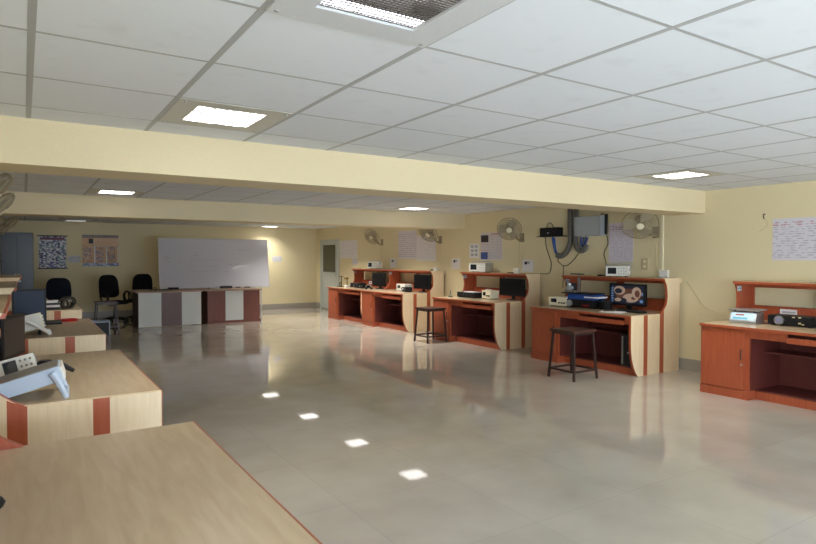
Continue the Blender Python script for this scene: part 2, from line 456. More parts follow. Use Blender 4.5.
for lab, y in (('left wall lab desk with the pale blue instrument propped on its handle', 3.40),
               ('left wall lab desk carrying the slate screen and the ivory instrument', 6.20),
               ('farthest left wall lab desk, with a heap of books and cables', 9.30)):
    c = dup(l1); c.location = (FL + (.02 if y == 6.2 else .05 if y == 9.3 else 0), y, 0); c['label'] = lab

# ------------------------------------------------------------------ stools
def stool(label, loc, rz=0):
    t = thing('wooden_stool', label, 'stool', loc, rz, 'dark square stools')
    B(-.2, .2, -.2, .2, .575, .605, .006).build('seat', M['stool'], t)
    fr = MB()
    for a in ((-.18, .18, -.18, -.16), (-.18, .18, .16, .18), (-.18, -.16, -.16, .16), (.16, .18, -.16, .16)): fr.box(*a, .548, .575)
    fr.build('seat_frame', M['stoolleg'], t)
    for sx in (-1, 1):
        for sy in (-1, 1):
            def q(h, z): return [(sx*h-.012, sy*h-.012, z), (sx*h+.012, sy*h-.012, z), (sx*h+.012, sy*h+.012, z), (sx*h-.012, sy*h+.012, z)]
            MB().loft([q(.205, 0), q(.165, .56)]).build('leg', M['stoolleg'], t)
    for ax in (0, 1):
        for sg in (-1, 1):
            h = .197
            (B(-h, h, sg*h-.009, sg*h+.009, .1, .124) if ax == 0 else B(sg*h-.009, sg*h+.009, -h, h, .1, .124)).build('stretcher', M['stoolleg'], t)
    return t
s1 = stool('dark square stool standing before the desk with the lit monitor', (5.72, 5.11, 0))
for lab, x, y in (('dark square stool left of the desk with the switched-off monitor', 6.06, 8.68), ('dark stool in shade at the far left, before the office chairs', 1.38, 13.35)):
    c = dup(s1); c.location = (x, y, 0); c['label'] = lab

# ------------------------------------------------------------------ office chairs
def office_chair(label, loc, rz, fab='fabric', arms=True):
    t = thing('office_chair', label, 'chair', loc, rz, 'black office chairs')
    # local: faces +X, back at -X
    seat = MB()
    def rr(hx, hy, z, cx=0, p=5, n=28):
        out = []
        for k in range(n):
            a = 2*PI*k/n; c, s_ = math.cos(a), math.sin(a)
            out.append((cx+hx*math.copysign(abs(c)**(2/p), c), hy*math.copysign(abs(s_)**(2/p), s_), z))
        return out
    seat.loft([rr(.21, .21, .43), rr(.245, .24, .445), rr(.25, .245, .475), rr(.235, .235, .50), rr(.18, .18, .51)]).build('seat', M[fab], t, True)
    bk = MB(); rings = []
    for d, sc in ((-.03, .86), (-.015, .98), (.01, 1), (.03, .9)):
        ring = []
        for k in range(32):
            a = 2*PI*k/32; c, s_ = math.cos(a), math.sin(a)
            y = .23*math.copysign(abs(c)**.5, c)*sc*(1 + .12*(-s_)); z = .26*math.copysign(abs(s_)**.55, s_)*sc
            ring.append((-.23+d-.12*z-.03*(1-(y/.23)**2), y, .83+z))
        rings.append(ring)
    bk.loft(rings).build('backrest', M[fab], t, True)
    MB().tube(curve_pts([(-.05, 0, .42), (-.24, 0, .41), (-.29, 0, .48), (-.275, 0, .72)], 5), .022).build('back_bracket', M['black'], t, True)
    MB().cyl((0, 0, .12), (0, 0, .435), .03, 16).build('gas_column', M['black'], t, True)
    for k in range(5):
        a = 2*PI*k/5+.3
        lg = MB().tube([(0, 0, .13), (.15*math.cos(a), .15*math.sin(a), .105), (.29*math.cos(a), .29*math.sin(a), .075)], [.03, .024, .016]).build('base_leg', M['black'], t, True)
        cx, cy = .28*math.cos(a), .28*math.sin(a)
        MB().cyl((cx-.02*math.sin(a), cy+.02*math.cos(a), .03), (cx+.02*math.sin(a), cy-.02*math.cos(a), .03), .03, 14).build('castor', M['black'], lg, True)
    if arms:
        for s_ in (-1, 1):
            MB().tube(curve_pts([(.1, s_*.24, .46), (.2, s_*.27, .55), (.15, s_*.275, .68), (.0, s_*.275, .70), (-.1, s_*.275, .62), (-.02, s_*.25, .46)], 5), .018).build('armrest', M['black'], t, True)
    return t
ch = office_chair('black office chair with looped armrests, behind the far stool at the left', (1.72, 14.9, 0), -1.15)
c = dup(ch); c.location = (2.30, 15.3, 0); c.rotation_euler.z = -2.0; c['label'] = 'black office chair tucked behind the teaching table, at its left end'
nv = office_chair('dark navy office chair back rising behind the desk heaped with books and cables', (.64, 14.9, 0), -PI/2, 'navy', False); nv.scale = (1.05, 1.05, .95)

# ------------------------------------------------------------------ teaching tables
def teach(label, x0, x1, cols, plinth, side):
    t = thing('teaching_table', label, 'table', (x0, 13.6, 0))
    w = x1-x0
    B(-.06, w+.04, -.06, .92, .735, .765, .004).build('tabletop', M['ptop'], t)
    xs_ = 0
    tot = sum(c[1] for c in cols)
    for m_, fr in cols:
        a = w*xs_/tot; xs_ += fr; b = w*xs_/tot
        B(a, b, 0, .025, .06 if plinth else .01, .735).build('front_panel', M[m_], t)
    B(0, .025, .025, .85, 0, .735).build('side_panel', M[side], t)
    B(w-.025, w, .025, .85, 0, .735).build('side_panel', M[side], t)
    if plinth: B(-.01, w+.02, -.012, .04, 0, .06).build('plinth', M['rbrown'], t)
    return t
teach('teaching table with two pale panels and a mauve one, left of the brown table', 2.02, 3.30, [('pwhite', 21.5), ('pbrown', 20), ('pwhite', 19.5)], False, 'pdark')
teach('red-brown teaching table with one pale centre panel, right half of the pair', 3.44, 4.63, [('rbrown', 18), ('pwhite', 18.5), ('rbrown', 17.5)], True, 'rbrown')
ZTT = .765
def small(mb, name, mat, label, cat, group=None, smooth=False): return tag(mb.build(name, M[mat], None, smooth), label, cat, group)
t = thing('board_duster', 'black duster on the left teaching table', 'duster', (2.82, 14.1, ZTT), .1, 'board dusters')
B(-.11, .11, -.03, .03, .02, .05, .006).build('grip', M['black'], t); B(-.11, .11, -.03, .03, 0, .02).build('felt_pad', M['dgrey'], t)
c = dup(t); c.location = (4.02, 14.2, ZTT); c['label'] = 'black duster on the red-brown teaching table'; c.scale = (1.3, 1, 1)
def marker(x, y, rz, label):
    t = thing('marker_pen', label, 'pen', (x, y, ZTT+.011), rz, 'pens on the teaching tables')
    MB().cyl((-.06, 0, 0), (.03, 0, 0), .011, 10).build('barrel', M['dgrey'], t, True); MB().cyl((.03, 0, 0), (.075, 0, 0), .0125, 10).build('cap', M['black'], t, True)
marker(2.62, 14.05, .4, 'dark pen left of the duster on the left teaching table')
marker(3.6, 14.15, 1.2, 'dark pen at the left end of the red-brown table')
marker(4.3, 14.2, .5, 'dark pen just right of the duster on the red-brown table')
marker(4.52, 14.2, -.3, 'dark pen at the right end of the red-brown table')
t = thing('sunglasses', 'small dark pair of spectacles at the left end of the teaching table', 'glasses', (2.38, 14.05, ZTT), 0)
g = MB(); g.ring((-.04, 0, .04), (0, 1, .2), .03, .005, 18); g.ring((.04, 0, .04), (0, 1, .2), .03, .005, 18); g.tube([(-.012, 0, .05), (.012, 0, .05)], .004)
g.build('rims', M['black'], t, True); MB().tube([(-.07, 0, .05), (-.07, .12, .01)], .004).build('temple', M['black'], t); MB().tube([(.07, 0, .05), (.07, .12, .01)], .004).build('temple', M['black'], t)

# whiteboard leaning back on its stand behind the tables
t = thing('whiteboard', 'large glossy whiteboard with faint writing, leaning behind the teaching tables', 'whiteboard', (3.94, 14.66, 0), 0)
lean = math.radians(8.3)
mx = Matrix.Translation((0, 0, .765)) @ Matrix.Rotation(-lean, 4, 'X')
def wb(): m = MB(); m.mx = mx; return m
W2, HH = 1.29, 1.17
bd = wb().box(-W2, W2, 0, .018, 0, HH).build('board', M['whiteboard'], t)
f = wb()
for a in ((-W2-.02, W2+.02, -.02, 0), (-W2-.02, W2+.02, HH, HH+.02), (-W2-.02, -W2, 0, HH), (W2, W2+.02, 0, HH)): f.box(a[0], a[1], -.006, .024, a[2], a[3])
f.build('board_frame', M['alu'], t)
rnd = random.Random(3); k = wb()
for (x0, x1, z) in ((.55, .85, .92), (-.62, .12, .66), (-.6, -.4, .78), (-.2, .15, .52), (-.6, .05, .40), (.3, .75, .55), (.42, .62, .70), (-1.2, -1.0, .70), (-1.15, -1.02, .62), (-1.18, -1.05, .76), (-.62, -.5, .52), (.2, .3, .38), (-.9, -.8, .62)):
    x = x0; pts = []
    while x < x1:
        pts.append((x, -.003, z + rnd.uniform(-.018, .018))); x += rnd.uniform(.012, .03)
        if rnd.random() < .16 and len(pts) > 2: k.tube(pts, .0022, 4); pts = []; x += .03
    if len(pts) > 2: k.tube(pts, .0022, 4)
k.build('faint_writing', M['ink'], bd)
for s_ in (-1, 1):
    MB().tube([(s_*1.1, .02, .74), (s_*1.1, .02, 0)], .018).build('stand_leg', M['alu'], t)
    MB().tube([(s_*1.1, .17, 1.65), (s_*1.1, .75, 0)], .018).build('rear_leg', M['alu'], t)

# ------------------------------------------------------------------ far wall pieces
def sheet_back(name, x0, x1, z0, z1, mat, label, cat): return tag(B(x0, x1, YF-.006, YF, z0, z1).build(name, mat), label, cat)
def busy(name, cols, sc=24):
    m, nt, b = new_mat(name); tc = nt.nodes.new('ShaderNodeTexCoord')
    v = nt.nodes.new('ShaderNodeTexVoronoi'); v.inputs['Scale'].default_value = sc
    mp = nt.nodes.new('ShaderNodeMapping'); mp.inputs['Scale'].default_value = (1, 1, 1.6)
    nt.links.new(tc.outputs['Object'], mp.inputs['Vector']); nt.links.new(mp.outputs['Vector'], v.inputs['Vector'])
    sp = nt.nodes.new('ShaderNodeSeparateColor'); nt.links.new(v.outputs['Color'], sp.inputs['Color'])
    r = nt.nodes.new('ShaderNodeValToRGB'); r.color_ramp.interpolation = 'CONSTANT'
    for i, c in enumerate(cols):
        e = r.color_ramp.elements[i] if i < 2 else r.color_ramp.elements.new(i/len(cols))
        e.position = i/len(cols); e.color = c
    nt.links.new(sp.outputs[0], r.inputs['Fac']); nt.links.new(r.outputs['Color'], b.inputs['Base Color'])
    return m
t = thing('wall_poster', 'hanging poster crowded with purple and white writing, between dark rods on the far wall', 'poster', (.585, YF, 1.61))
B(-.28, .28, -.006, 0, -.38, .38).build('sheet', busy('crowded_print', [srgb(190, 190, 205), srgb(80, 70, 110), srgb(225, 228, 232), srgb(120, 150, 150), srgb(110, 110, 170), srgb(215, 220, 226)], 26), t)
B(-.25, .25, -.009, -.006, .29, .35).build('heading_band', plain('maroon_band', srgb(110, 60, 80), .5), t)
for z in (.385, -.385): MB().cyl((-.31, -.008, z), (.31, -.008, z), .012, 10).build('rod', M['black'], t, True)
t = thing('wall_poster', 'wide orange poster with white columns on the far wall', 'poster', (1.605, YF, 1.655))
B(-.4, .4, -.006, 0, -.385, .385).build('sheet', plain('orange_print', srgb(190, 140, 80), .35), t)
B(-.4, .4, -.009, -.006, .31, .385).build('heading_band', written('grey_heading', srgb(160, 150, 150), srgb(60, 50, 60), 2, .6), t)
B(-.26, -.16, -.009, -.006, .17, .29).build('dark_emblem', M['dgrey'], t)
for x in (-.3, -.04, .22): B(x-.09, x+.1, -.009, -.006, -.28, .1).build('text_column', busy('column_print_%d' % int(x*100), [srgb(190, 150, 110), srgb(150, 110, 80), srgb(200, 170, 140), srgb(120, 110, 130)], 30), t)
for x in (-.135, .125, .38): B(x-.014, x+.014, -.0095, -.006, -.34, .12).build('white_rule', M['paper'], t)
B(-.4, .4, -.0098, -.0092, -.385, -.31).build('footer_band', busy('blue_footer', [srgb(180, 190, 210), srgb(90, 100, 140), srgb(150, 170, 200), srgb(120, 140, 180)], 14), t)
paper_note = written('small_printed_note', srgb(214, 212, 218), srgb(90, 90, 110), 6, .5)
sheet_back('wall_notice', .9, 1.16, 1.36, 1.53, paper_note, 'small pale notice between the two posters', 'notice')
sheet_back('wall_notice', 6.0, 6.27, 1.37, 1.52, paper_note, 'small white notice on the far wall right of the whiteboard', 'notice')
t = thing('steel_cupboard', 'tall grey steel cupboard in the far left corner', 'cupboard', (-.12, 16.0, 0))
B(-.31, .31, -.0, .5, .08, 2.04, .006).build('carcass', M['steel'], t)
for s_, n_ in ((-1, 'door'), (1, 'door')):
    d = B(min(s_*.006, s_*.3), max(s_*.006, s_*.3), -.018, 0, .1, 2.0, .004).build('door', M['steel'], t)
    B(s_*.03-.008, s_*.03+.008, -.04, -.018, 1.0, 1.12).build('handle', M['silver'], d)
for sx in (-.27, .27):
    for y in (.04, .46): B(sx-.03, sx+.03, y-.03, y+.03, 0, .08).build('foot', M['dgrey'], t)

# grey door in the right wall at the far corner
dm = MB()
for a in ((14.95, 15.05, 0, 2.0), (16.05, 16.15, 0, 2.0), (15.05, 16.05, 1.92, 2.0)): dm.box(XR-.04, XR+.02, *a)
dr = struct(dm.build('door_1', M['doorwhite']))
lf = B(XR-.025, XR-.002, 15.05, 16.05, .03, 1.92).build('door_leaf', M['doorwhite'], dr)
B(XR-.032, XR-.02, 15.16, 15.95, 1.08, 1.85).build('glass_panel', M['doorglass'], lf)
fm_ = MB()
for a in ((15.1, 16.0, 1.0, 1.06), (15.1, 15.15, .1, 1.0), (15.95, 16.0, .1, 1.0), (15.15, 15.95, .1, .16)): fm_.box(XR-.031, XR-.024, *a)
fm_.build('panel_moulding', M['doorwhite'], lf)
MB().cyl((XR-.07, 15.1, 1.02), (XR-.025, 15.1, 1.02), .012, 10).build('door_handle', M['silver'], lf, True)

# ------------------------------------------------------------------ papers on the right wall
def sheet(name, y0, y1, z0, z1, mat, label, cat='notice', d=.005): return tag(B(XR-d, XR, y0, y1, z0, z1).build(name, mat), label, cat)
chart = written('chart_writing', srgb(214, 208, 214), srgb(176, 168, 182), 14, .55)
chart2 = written('chart_writing_pale', srgb(220, 216, 218), srgb(196, 190, 196), 12, .5)
chart3 = written('chart_black_table', srgb(210, 206, 214), srgb(164, 160, 172), 18, .5, red=srgb(170, 70, 90))
rednote = written('notice_with_red_heading', srgb(214, 206, 216), srgb(180, 172, 188), 22, .52, red=srgb(120, 90, 130))
sheet('wall_chart', 2.7, 3.57, 1.46, 1.94, chart3, 'white ruled chart on the wall above the nearest right desk', 'chart')
sheet('wall_chart', 5.47, 5.89, 1.42, 2.0, rednote, 'tall pinned notice on the wall left of the nearest right fan', 'chart')
sheet('wall_chart', 11.08, 11.85, 1.46, 2.1, chart, 'large handwritten wall chart, left one of the overlapping pair', 'chart')
sheet('wall_chart', 10.35, 11.08, 1.42, 1.97, chart2, 'large pale wall chart, right one of the overlapping pair', 'chart', .008)
sheet('wall_chart', 13.9, 14.9, 1.48, 1.95, chart2, 'white sheet pinned beside the grey door', 'chart')
sheet('wall_notice', 13.88, 14.18, 1.3, 1.475, paper_note, 'small notice under the white sheet beside the door')
t = thing('wall_poster', 'white poster with a black picture above a blue one, on the right wall', 'poster', (XR, 8.56, 1.7))
B(-.006, 0, -.31, .31, -.26, .26).build('sheet', written('poster_print', srgb(214, 208, 210), srgb(180, 172, 176), 18, .6), t)
B(-.009, -.006, .08, .29, .08, .21).build('picture', plain('black_picture', srgb(50, 40, 46), .4), t)
B(-.009, -.006, .10, .29, -.24, -.11).build('picture', plain('blue_picture', srgb(60, 84, 150), .4), t)
B(-.009, -.006, -.25, .0, .22, .245).build('heading_band', plain('pink_heading', srgb(196, 150, 150), .5), t)
t = thing('wall_notice', 'narrow notice with rows of small pictures, left of the black-and-blue poster', 'notice', (XR, 9.06, 1.62))
B(-.005, 0, -.15, .15, -.14, .14).build('sheet', M['paper'], t)
for r_ in range(3):
    for c_ in range(2): B(-.007, -.005, -.1+c_*.12, -.02+c_*.12, -.1+r_*.08, -.05+r_*.08).build('picture', M['grey'], t)
def inst(y, z, label):
    t = thing('instruction_card', label, 'notice', (XR, y, z), 0, 'instruction cards above the desks')
    B(-.006, 0, -.14, .14, -.105, .105).build('sheet', M['paper'], t)
    B(-.008, -.006, .01, .07, .02, .07).build('symbol', M['dgrey'], t); B(-.008, -.006, -.05, .0, .03, .075).build('symbol', M['grey'], t)
inst(7.6, 1.35, 'small instruction card above the nearer end of the switched-off monitor desk')
inst(9.65, 1.37, 'small instruction card between the narrow picture notice and the middle fan')
inst(12.08, 1.365, 'small instruction card under the left wall chart, beside the far fan cords')
t = thing('wall_switch', 'pale switch plate pair on the wall beside the nearest right fan cord', 'switch', (XR, 5.27, 1.40))
B(-.012, 0, -.05, .05, -.08, .08, .003).build('plate', M['cream'], t)
for z in (-.035, .035): B(-.018, -.012, -.015, .015, z-.018, z+.018).build('rocker', M['ivory'], t)
# socket box and trunking by the nearest right fan
t = thing('socket_box', 'white square socket box on the wall above the lit-monitor desk end', 'socket', (XR, 4.96, 1.26))
B(-.045, 0, -.065, .065, -.05, .06, .005).build('box', M['white'], t); B(-.048, -.045, -.04, .04, -.03, .04).build('cover_plate', M['paper'], t)
small(B(XR-.018, XR, 4.985, 5.02, 1.32, HB+.3), 'cable_trunking', 'ivory', 'vertical pale cable trunking running up from the white socket box', 'trunking')
t = thing('socket_box', 'small white plug box standing on the hutch of the switched-off monitor desk', 'socket', (7.1, 7.6, 1.218))
B(-.035, .035, -.05, .05, 0, .085, .004).build('box', M['white'], t); MB().tube(curve_pts([(-.03, .04, .012), (-.06, .1, .012), (-.04, .18, .012)], 5), .009).build('plug_lead', M['black'], t, True)
# small hook with thread by the near chart
t = thing('wall_hook', 'little hook with a loose thread left of the nearest wall chart', 'hook', (XR, 3.66, 2.0))
MB().tube(curve_pts([(0, 0, .0), (-.03, 0, .0), (-.035, .0, -.03), (-.02, 0, -.05)], 4), .006).build('hook', M['cord'], t, True)
MB().tube(curve_pts([(-.018, 0, -.045), (-.01, -.035, -.1), (-.008, -.02, -.15), (-.006, .06, -.2)], 6), .003).build('thread', M['cream'], t, True)

# ------------------------------------------------------------------ wall fans
def fan(label, wall, head, face, R=.2, side=-1, cords=True):
    """wall: bracket point on the wall; head: fan hub position (world); face: direction it blows"""
    t = thing('wall_fan', label, 'fan', wall, 0, 'wall fans')
    w = Vector(wall); h = Vector(head)-w; d = Vector(face).normalized()
    u = d.cross(Vector((0, 0, 1))).normalized(); v = u.cross(d)
    R3 = Matrix((u, v, d)).transposed().to_4x4(); mx = Matrix.Translation(h) @ R3
    def mb(): m = MB(); m.mx = mx; return m
    B(-.02 if side < 0 else 0, 0 if side < 0 else .02, -.05, .05, -.08, .08, .006).build('wall_plate', M['fan'], t)
    MB().tube(curve_pts([(0, 0, -.03), (side*.09, 0, -.04), tuple(h*.5 + Vector((0, 0, -.05))), tuple(h - d*.12)], 5), .02).build('arm', M['fan'], t, True)
    mb().lathe([(.02, -.16), (.05, -.15), (.06, -.1), (.055, -.05), (.02, -.035)], 16).build('motor_housing', M['fan'], t, True)
    for k in range(3):
        m = mb(); rings = []
        for i in range(7):
            r = .03 + (R*.86-.03)*i/6; wd = .35+.42*math.sin(PI*(.15+.75*i/6)); a0 = 2*PI*k/3
            ring = []
            for j in range(6):
                a = a0 + wd*(j/5-.5)*1.5; z = .012 - .032*(j/5)
                ring.append((r*math.cos(a), r*math.sin(a), z+.0015))
            for j in range(5, -1, -1):
                a = a0 + wd*(j/5-.5)*1.5; z = .012 - .032*(j/5)
                ring.append((r*math.cos(a), r*math.sin(a), z-.0015))
            rings.append(ring)
        m.loft(rings).build('blade', M['fanblade'], t, True)
    mb().lathe([(.03, -.03), (.034, .0), (.03, .02)], 16).build('hub', M['fan'], t, True)
    cg = mb()
    N = 54
    for k in range(N):
        a = 2*PI*k/N; c_, s_ = math.cos(a), math.sin(a)
        cg.tube([(r*c_, r*s_, z) for r, z in ((.045, .055), (R*.6, .052), (R*.92, .028), (R, 0), (R*.9, -.028), (R*.55, -.055), (.055, -.06))], .0019, 4, False)
    for rr, z, q in ((R, 0, .005), (R*.62, .052, .002), (R*.85, .036, .002), (R*.45, .053, .002), (R*.74, .045, .002)): cg.ring((0, 0, z), (0, 0, 1), rr, q, 36, 5)
    cg.build('cage', M['fan'], t, True)
    mb().lathe([(.048, .05), (.05, .056), (.04, .062), (.012, .064)], 18).build('centre_badge', M['ivory'], t, True)
    if cords:
        for dy, ln in ((-.03, .46), (.03, .40)):
            MB().tube([(side*.035, dy, -.06), (side*.03, dy, -.06-ln)], .003, 5).build('pull_cord', M['cream'], t)
    return t
fan('wall fan nearest on the right wall, tilted down above the lit-monitor desk', (XR, 5.10, 1.84), (7.0, 5.10, 1.94), (-.62, -.55, -.62), .235)
fan('wall fan above the switched-off monitor desk, turned to the room', (XR, 7.74, 1.84), (7.02, 7.70, 1.98), (-.62, -.62, -.42), .205)
fan('wall fan in front of the pale chart of the overlapping pair', (XR, 10.18, 1.86), (7.04, 10.16, 1.985), (-.72, -.35, -.62), .205)
fan('wall fan farthest along the right wall, towards the grey door', (XR, 12.6, 1.86), (7.06, 12.58, 1.995), (-.8, -.4, -.5), .205)
for lab, y in (('wall fan on the left wall, nearest of three at the photo edge', 5.05), ('wall fan on the left wall, middle of three at the photo edge', 6.55), ('wall fan on the left wall, farthest of three at the photo edge', 10.3)):
    fan(lab, (XL, y, 1.88), (XL+.25, y, 1.93), (.72, 0, -.7), .185, 1, False)

# ------------------------------------------------------------------ network gear on the wall
t = thing('network_switch', 'black network switch box on a shelf plate, left of the grey conduits', 'network switch', (XR, 6.98, 1.83))
B(-.15, -.006, -.19, .19, .012, .15, .006).build('box', M['black'], t); B(-.17, 0, -.30, .24, 0, .012).build('shelf_plate', M['black'], t)
B(-.155, -.15, -.02, .02, .05, .07).build('label_badge', M['grey'], t)
MB().tube(curve_pts([(-.06, .12, .15), (-.06, .09, .22), (-.06, .02, .225), (-.06, -.04, .15)], 6), .006).build('antenna_lead', M['cord'], t, True)
def corr(pts, r, n=9):
    P = curve_pts(pts, n)
    # resample evenly so that the ribs are regular
    out = [P[0]]; acc = 0; step = .008
    for a, b in zip(P, P[1:]):
        L = (b-a).length; d = step-acc
        while d < L: out.append(a.lerp(b, d/L)); d += step
        acc = L-(d-step)
    m = MB(); m.tube(out, r, 12, True, lambda i: r*(1 if i % 3 else .86)); return m
XC = XR-.055
small(corr([(XC, 6.60, 2.34), (XC, 6.60, 2.0), (XC, 6.59, 1.78), (XC, 6.62, 1.66), (XC, 6.69, 1.56), (XC, 6.79, 1.515), (XC, 6.87, 1.53)], .043), 'corrugated_conduit', 'conduit', 'grey corrugated conduit bending towards the black network switch', 'conduit', 'grey conduits', True)
small(corr([(XC, 6.48, 2.34), (XC, 6.48, 2.0), (XC, 6.49, 1.78), (XC, 6.46, 1.66), (XC, 6.39, 1.6), (XC, 6.31, 1.615), (XC, 6.27, 1.69)], .043), 'corrugated_conduit', 'conduit', 'grey corrugated conduit hooking under the grey junction box', 'conduit', 'grey conduits', True)
t = thing('junction_box', 'pale grey steel junction box beside the conduits', 'junction box', (XR, 6.20, 1.97))
B(-.13, 0, -.25, .25, -.15, .15, .006).build('box', M['grey'], t); B(-.136, -.13, -.23, .23, -.13, .13).build('cover', M['grey'], t)
t = thing('antenna_clip', 'thin dark antenna with lead standing at the right of the junction box', 'antenna', (XR-.03, 5.92, 1.84))
B(-.015, .015, -.015, .015, 0, .3).build('rod', M['dgrey'], t); MB().tube(curve_pts([(0, .01, .28), (-.01, .05, .31), (-.01, .09, .30), (0, .1, .27)], 4), .006).build('lead', M['cord'], t, True)
rb = random.Random(5)
def bundle(path, n, spread, name, label):
    t = thing(name, label, 'cables', path[0], 0, 'blue cable bundles')
    o = Vector(path[0])
    for k in range(n):
        off = Vector((rb.uniform(-spread*.5, spread*.5), rb.uniform(-spread, spread), rb.uniform(-spread*.4, spread*.4)))
        MB().tube(curve_pts([Vector(p)-o+off*(1-.6*i/(len(path)-1)) for i, p in enumerate(path)], 5), .008, 6).build('cable', M['blue'], t, True)
bundle([(XC-.02, 6.94, 1.82), (XC-.02, 6.92, 1.7), (XC, 6.91, 1.6), (XC, 6.86, 1.53)], 6, .035, 'network_cables', 'bundle of blue cables dropping from the black network switch')
bundle([(XC, 6.30, 1.82), (XC, 6.32, 1.74), (XC, 6.33, 1.68), (XC, 6.28, 1.66)], 9, .07, 'network_cables', 'tangle of blue cables under the grey junction box')
cx = XR-.012
small(MB().tube(curve_pts([(cx, 7.18, 1.83), (cx, 7.15, 1.66), (cx, 7.08, 1.5), (cx, 7.04, 1.4), (cx, 7.06, 1.27), (cx, 7.12, 1.222), (cx, 7.4, 1.215), (cx, 7.58, 1.212)], 8), .006, 6), 'wall_cable', 'cord', 'dark cord hanging from the network switch down to the hutch', 'cord', 'dark wall cords', True)
small(MB().tube(curve_pts([(cx, 5.93, 1.84), (cx, 5.9, 1.7), (cx, 5.97, 1.55), (cx, 5.93, 1.4), (cx, 5.95, 1.215)], 8), .006, 6), 'wall_cable', 'cord', 'dark cord dropping from the antenna to the lit-monitor desk', 'cord', 'dark wall cords', True)
small(MB().tube(curve_pts([(cx, 6.86, 1.52), (cx, 6.89, 1.44), (cx, 6.82, 1.38), (cx, 6.77, 1.36), (cx, 6.68, 1.37), (cx, 6.55, 1.46), (cx, 6.45, 1.57)], 8), .006, 6), 'wall_cable', 'cord', 'thin cord sagging between the two conduit ends', 'cord', 'dark wall cords', True)
small(MB().tube(curve_pts([(cx, 6.775, 1.36), (cx, 6.775, 1.2), (cx, 6.78, 1.0)], 6), .005, 6), 'wall_cable', 'cord', 'thin cord hanging straight down behind the desk hutch below the conduits', 'cord', 'dark wall cords', True)
small(MB().tube(curve_pts([(cx, 4.64, 1.18), (cx, 4.5, 1.0), (cx-.05, 4.35, .86), (cx-.05, 4.1, .78), (cx-.08, 3.85, .7)], 8), .004, 6), 'wall_cable', 'cream', 'thin pale cord looping along the wall between the two nearest right desks', 'cord', None, True)

# ------------------------------------------------------------------ equipment: makers (local: front faces -X, base at z=0)
def monitor(label, loc, rz, w=.46, h=.30, lit=False, screen='screen', base_h=.1):
    t = thing('monitor', label, 'monitor', loc, rz)
    B(-.015, .03, -w/2, w/2, base_h, base_h+h, .005).build('bezel', M['black'], t)
    sc = B(-.018, -.0145, -w/2+.018, w/2-.018, base_h+.025, base_h+h-.02).build('screen', M[screen], t)
    B(.03, .065, -w*.3, w*.3, base_h+.06, base_h+h-.05, .01).build('back_shell', M['black'], t)
    B(.03, .055, -.035, .035, .01, base_h+.12).build('neck', M['black'], t)
    m = MB(); m.mx = Matrix.Translation((.03, 0, 0)) @ Matrix.Diagonal((.75, 1.2, 1, 1)); m.lathe([(.11, 0), (.112, .006), (.1, .014), (.03, .02)], 28)
    m.build('foot', M['black'], t, True)
    return t, sc
def scope(label, loc, rz, w=.32, h=.15, d=.2, body='white'):
    t = thing('oscilloscope', label, 'oscilloscope', loc, rz)
    B(0, d, -w/2, w/2, .012, h, .008).build('case', M[body], t)
    fp = B(-.008, 0, -w/2+.004, w/2-.004, .016, h-.004).build('front_panel', M['white'], t)
    B(-.011, -.008, w*.02, w*.40, h*.28, h*.86).build('screen', M['scope'], t)
    k = 0
    for yy in (-.08, -.2, -.32, -.42):
        for zz in (.3, .55, .8):
            k += 1
            MB().cyl((-.02, w*yy, h*zz), (-.008, w*yy, h*zz), .009 if k % 2 else .007, 10).build('knob', M['grey'], fp, True)
    for yy in (-.36, .36): B(.02, d-.02, w*yy-.012, w*yy+.012, 0, .012).build('foot', M['dgrey'], t)
    MB().tube(curve_pts([(d*.5, -w/2, h*.6), (d*.5, -w/2-.012, h+.01), (d*.5, -w*.3, h+.03), (d*.5, w*.3, h+.03), (d*.5, w/2+.012, h+.01), (d*.5, w/2, h*.6)], 4), .008).build('handle', M['grey'], t, True)
    return t
def psu(label, loc, rz, w=.3, h=.13, d=.22, mat='ivory', name='power_supply', sc='scope'):
    t = thing(name, label, 'power supply', loc, rz)
    B(0, d, -w/2, w/2, .01, h, .005).build('case', M[mat], t)
    B(-.004, 0, w*.05, w*.36, h*.42, h*.82).build('display', M[sc], t)
    for yy in (-.1, -.25, -.38): MB().cyl((-.016, w*yy, h*.4), (0, w*yy, h*.4), .011, 12).build('knob', M['dgrey'], t, True)
    for yy in (-.38, .38):
        B(.02, d-.02, w*yy-.01, w*yy+.01, 0, .01).build('foot', M['black'], t)
    return t

# -- nearest right desk (Y 2.07..3.81)
t = thing('weighing_scale', 'silver weighing scale with red readout on the nearest right desk', 'scale', (6.72, 3.53, ZT), .12)
body = MB(); body.prism([(-.10, 0), (-.10, .03), (-.055, .125), (.13, .125), (.15, .02), (.15, 0)], 'y', -.135, .135); body.build('body', M['silver'], t)
pn = MB(); pn.mx = Matrix.Translation((-.079, 0, .077)) @ Matrix.Rotation(math.radians(25), 4, 'Y')
pn.box(-.003, .0, -.12, .12, -.042, .042); pn.build('control_panel', plain('pale_blue_panel', srgb(190, 214, 226), .4), t)
pn = MB(); pn.mx = Matrix.Translation((-.081, 0, .077)) @ Matrix.Rotation(math.radians(25), 4, 'Y')
pn.box(-.003, .0, -.01, .075, .012, .026); pn.build('readout', plain('red_readout', srgb(130, 24, 40), .4, emit=srgb(160, 20, 40), es=.2), t)
pn = MB(); pn.mx = Matrix.Translation((-.081, 0, .077)) @ Matrix.Rotation(math.radians(25), 4, 'Y')
pn.box(-.002, .0, -.05, .10, -.032, -.010); pn.build('blue_strip', plain('sky_blue_strip', srgb(96, 176, 206), .4), t)
B(-.08, .17, -.155, .155, .14, .155, .004).build('pan', M['silver'], t)
for sx in (-.03, .11):
    for sy in (-.1, .1): MB().cyl((sx, sy, .12), (sx, sy, .141), .012, 10).build('pan_support', M['dgrey'], t)
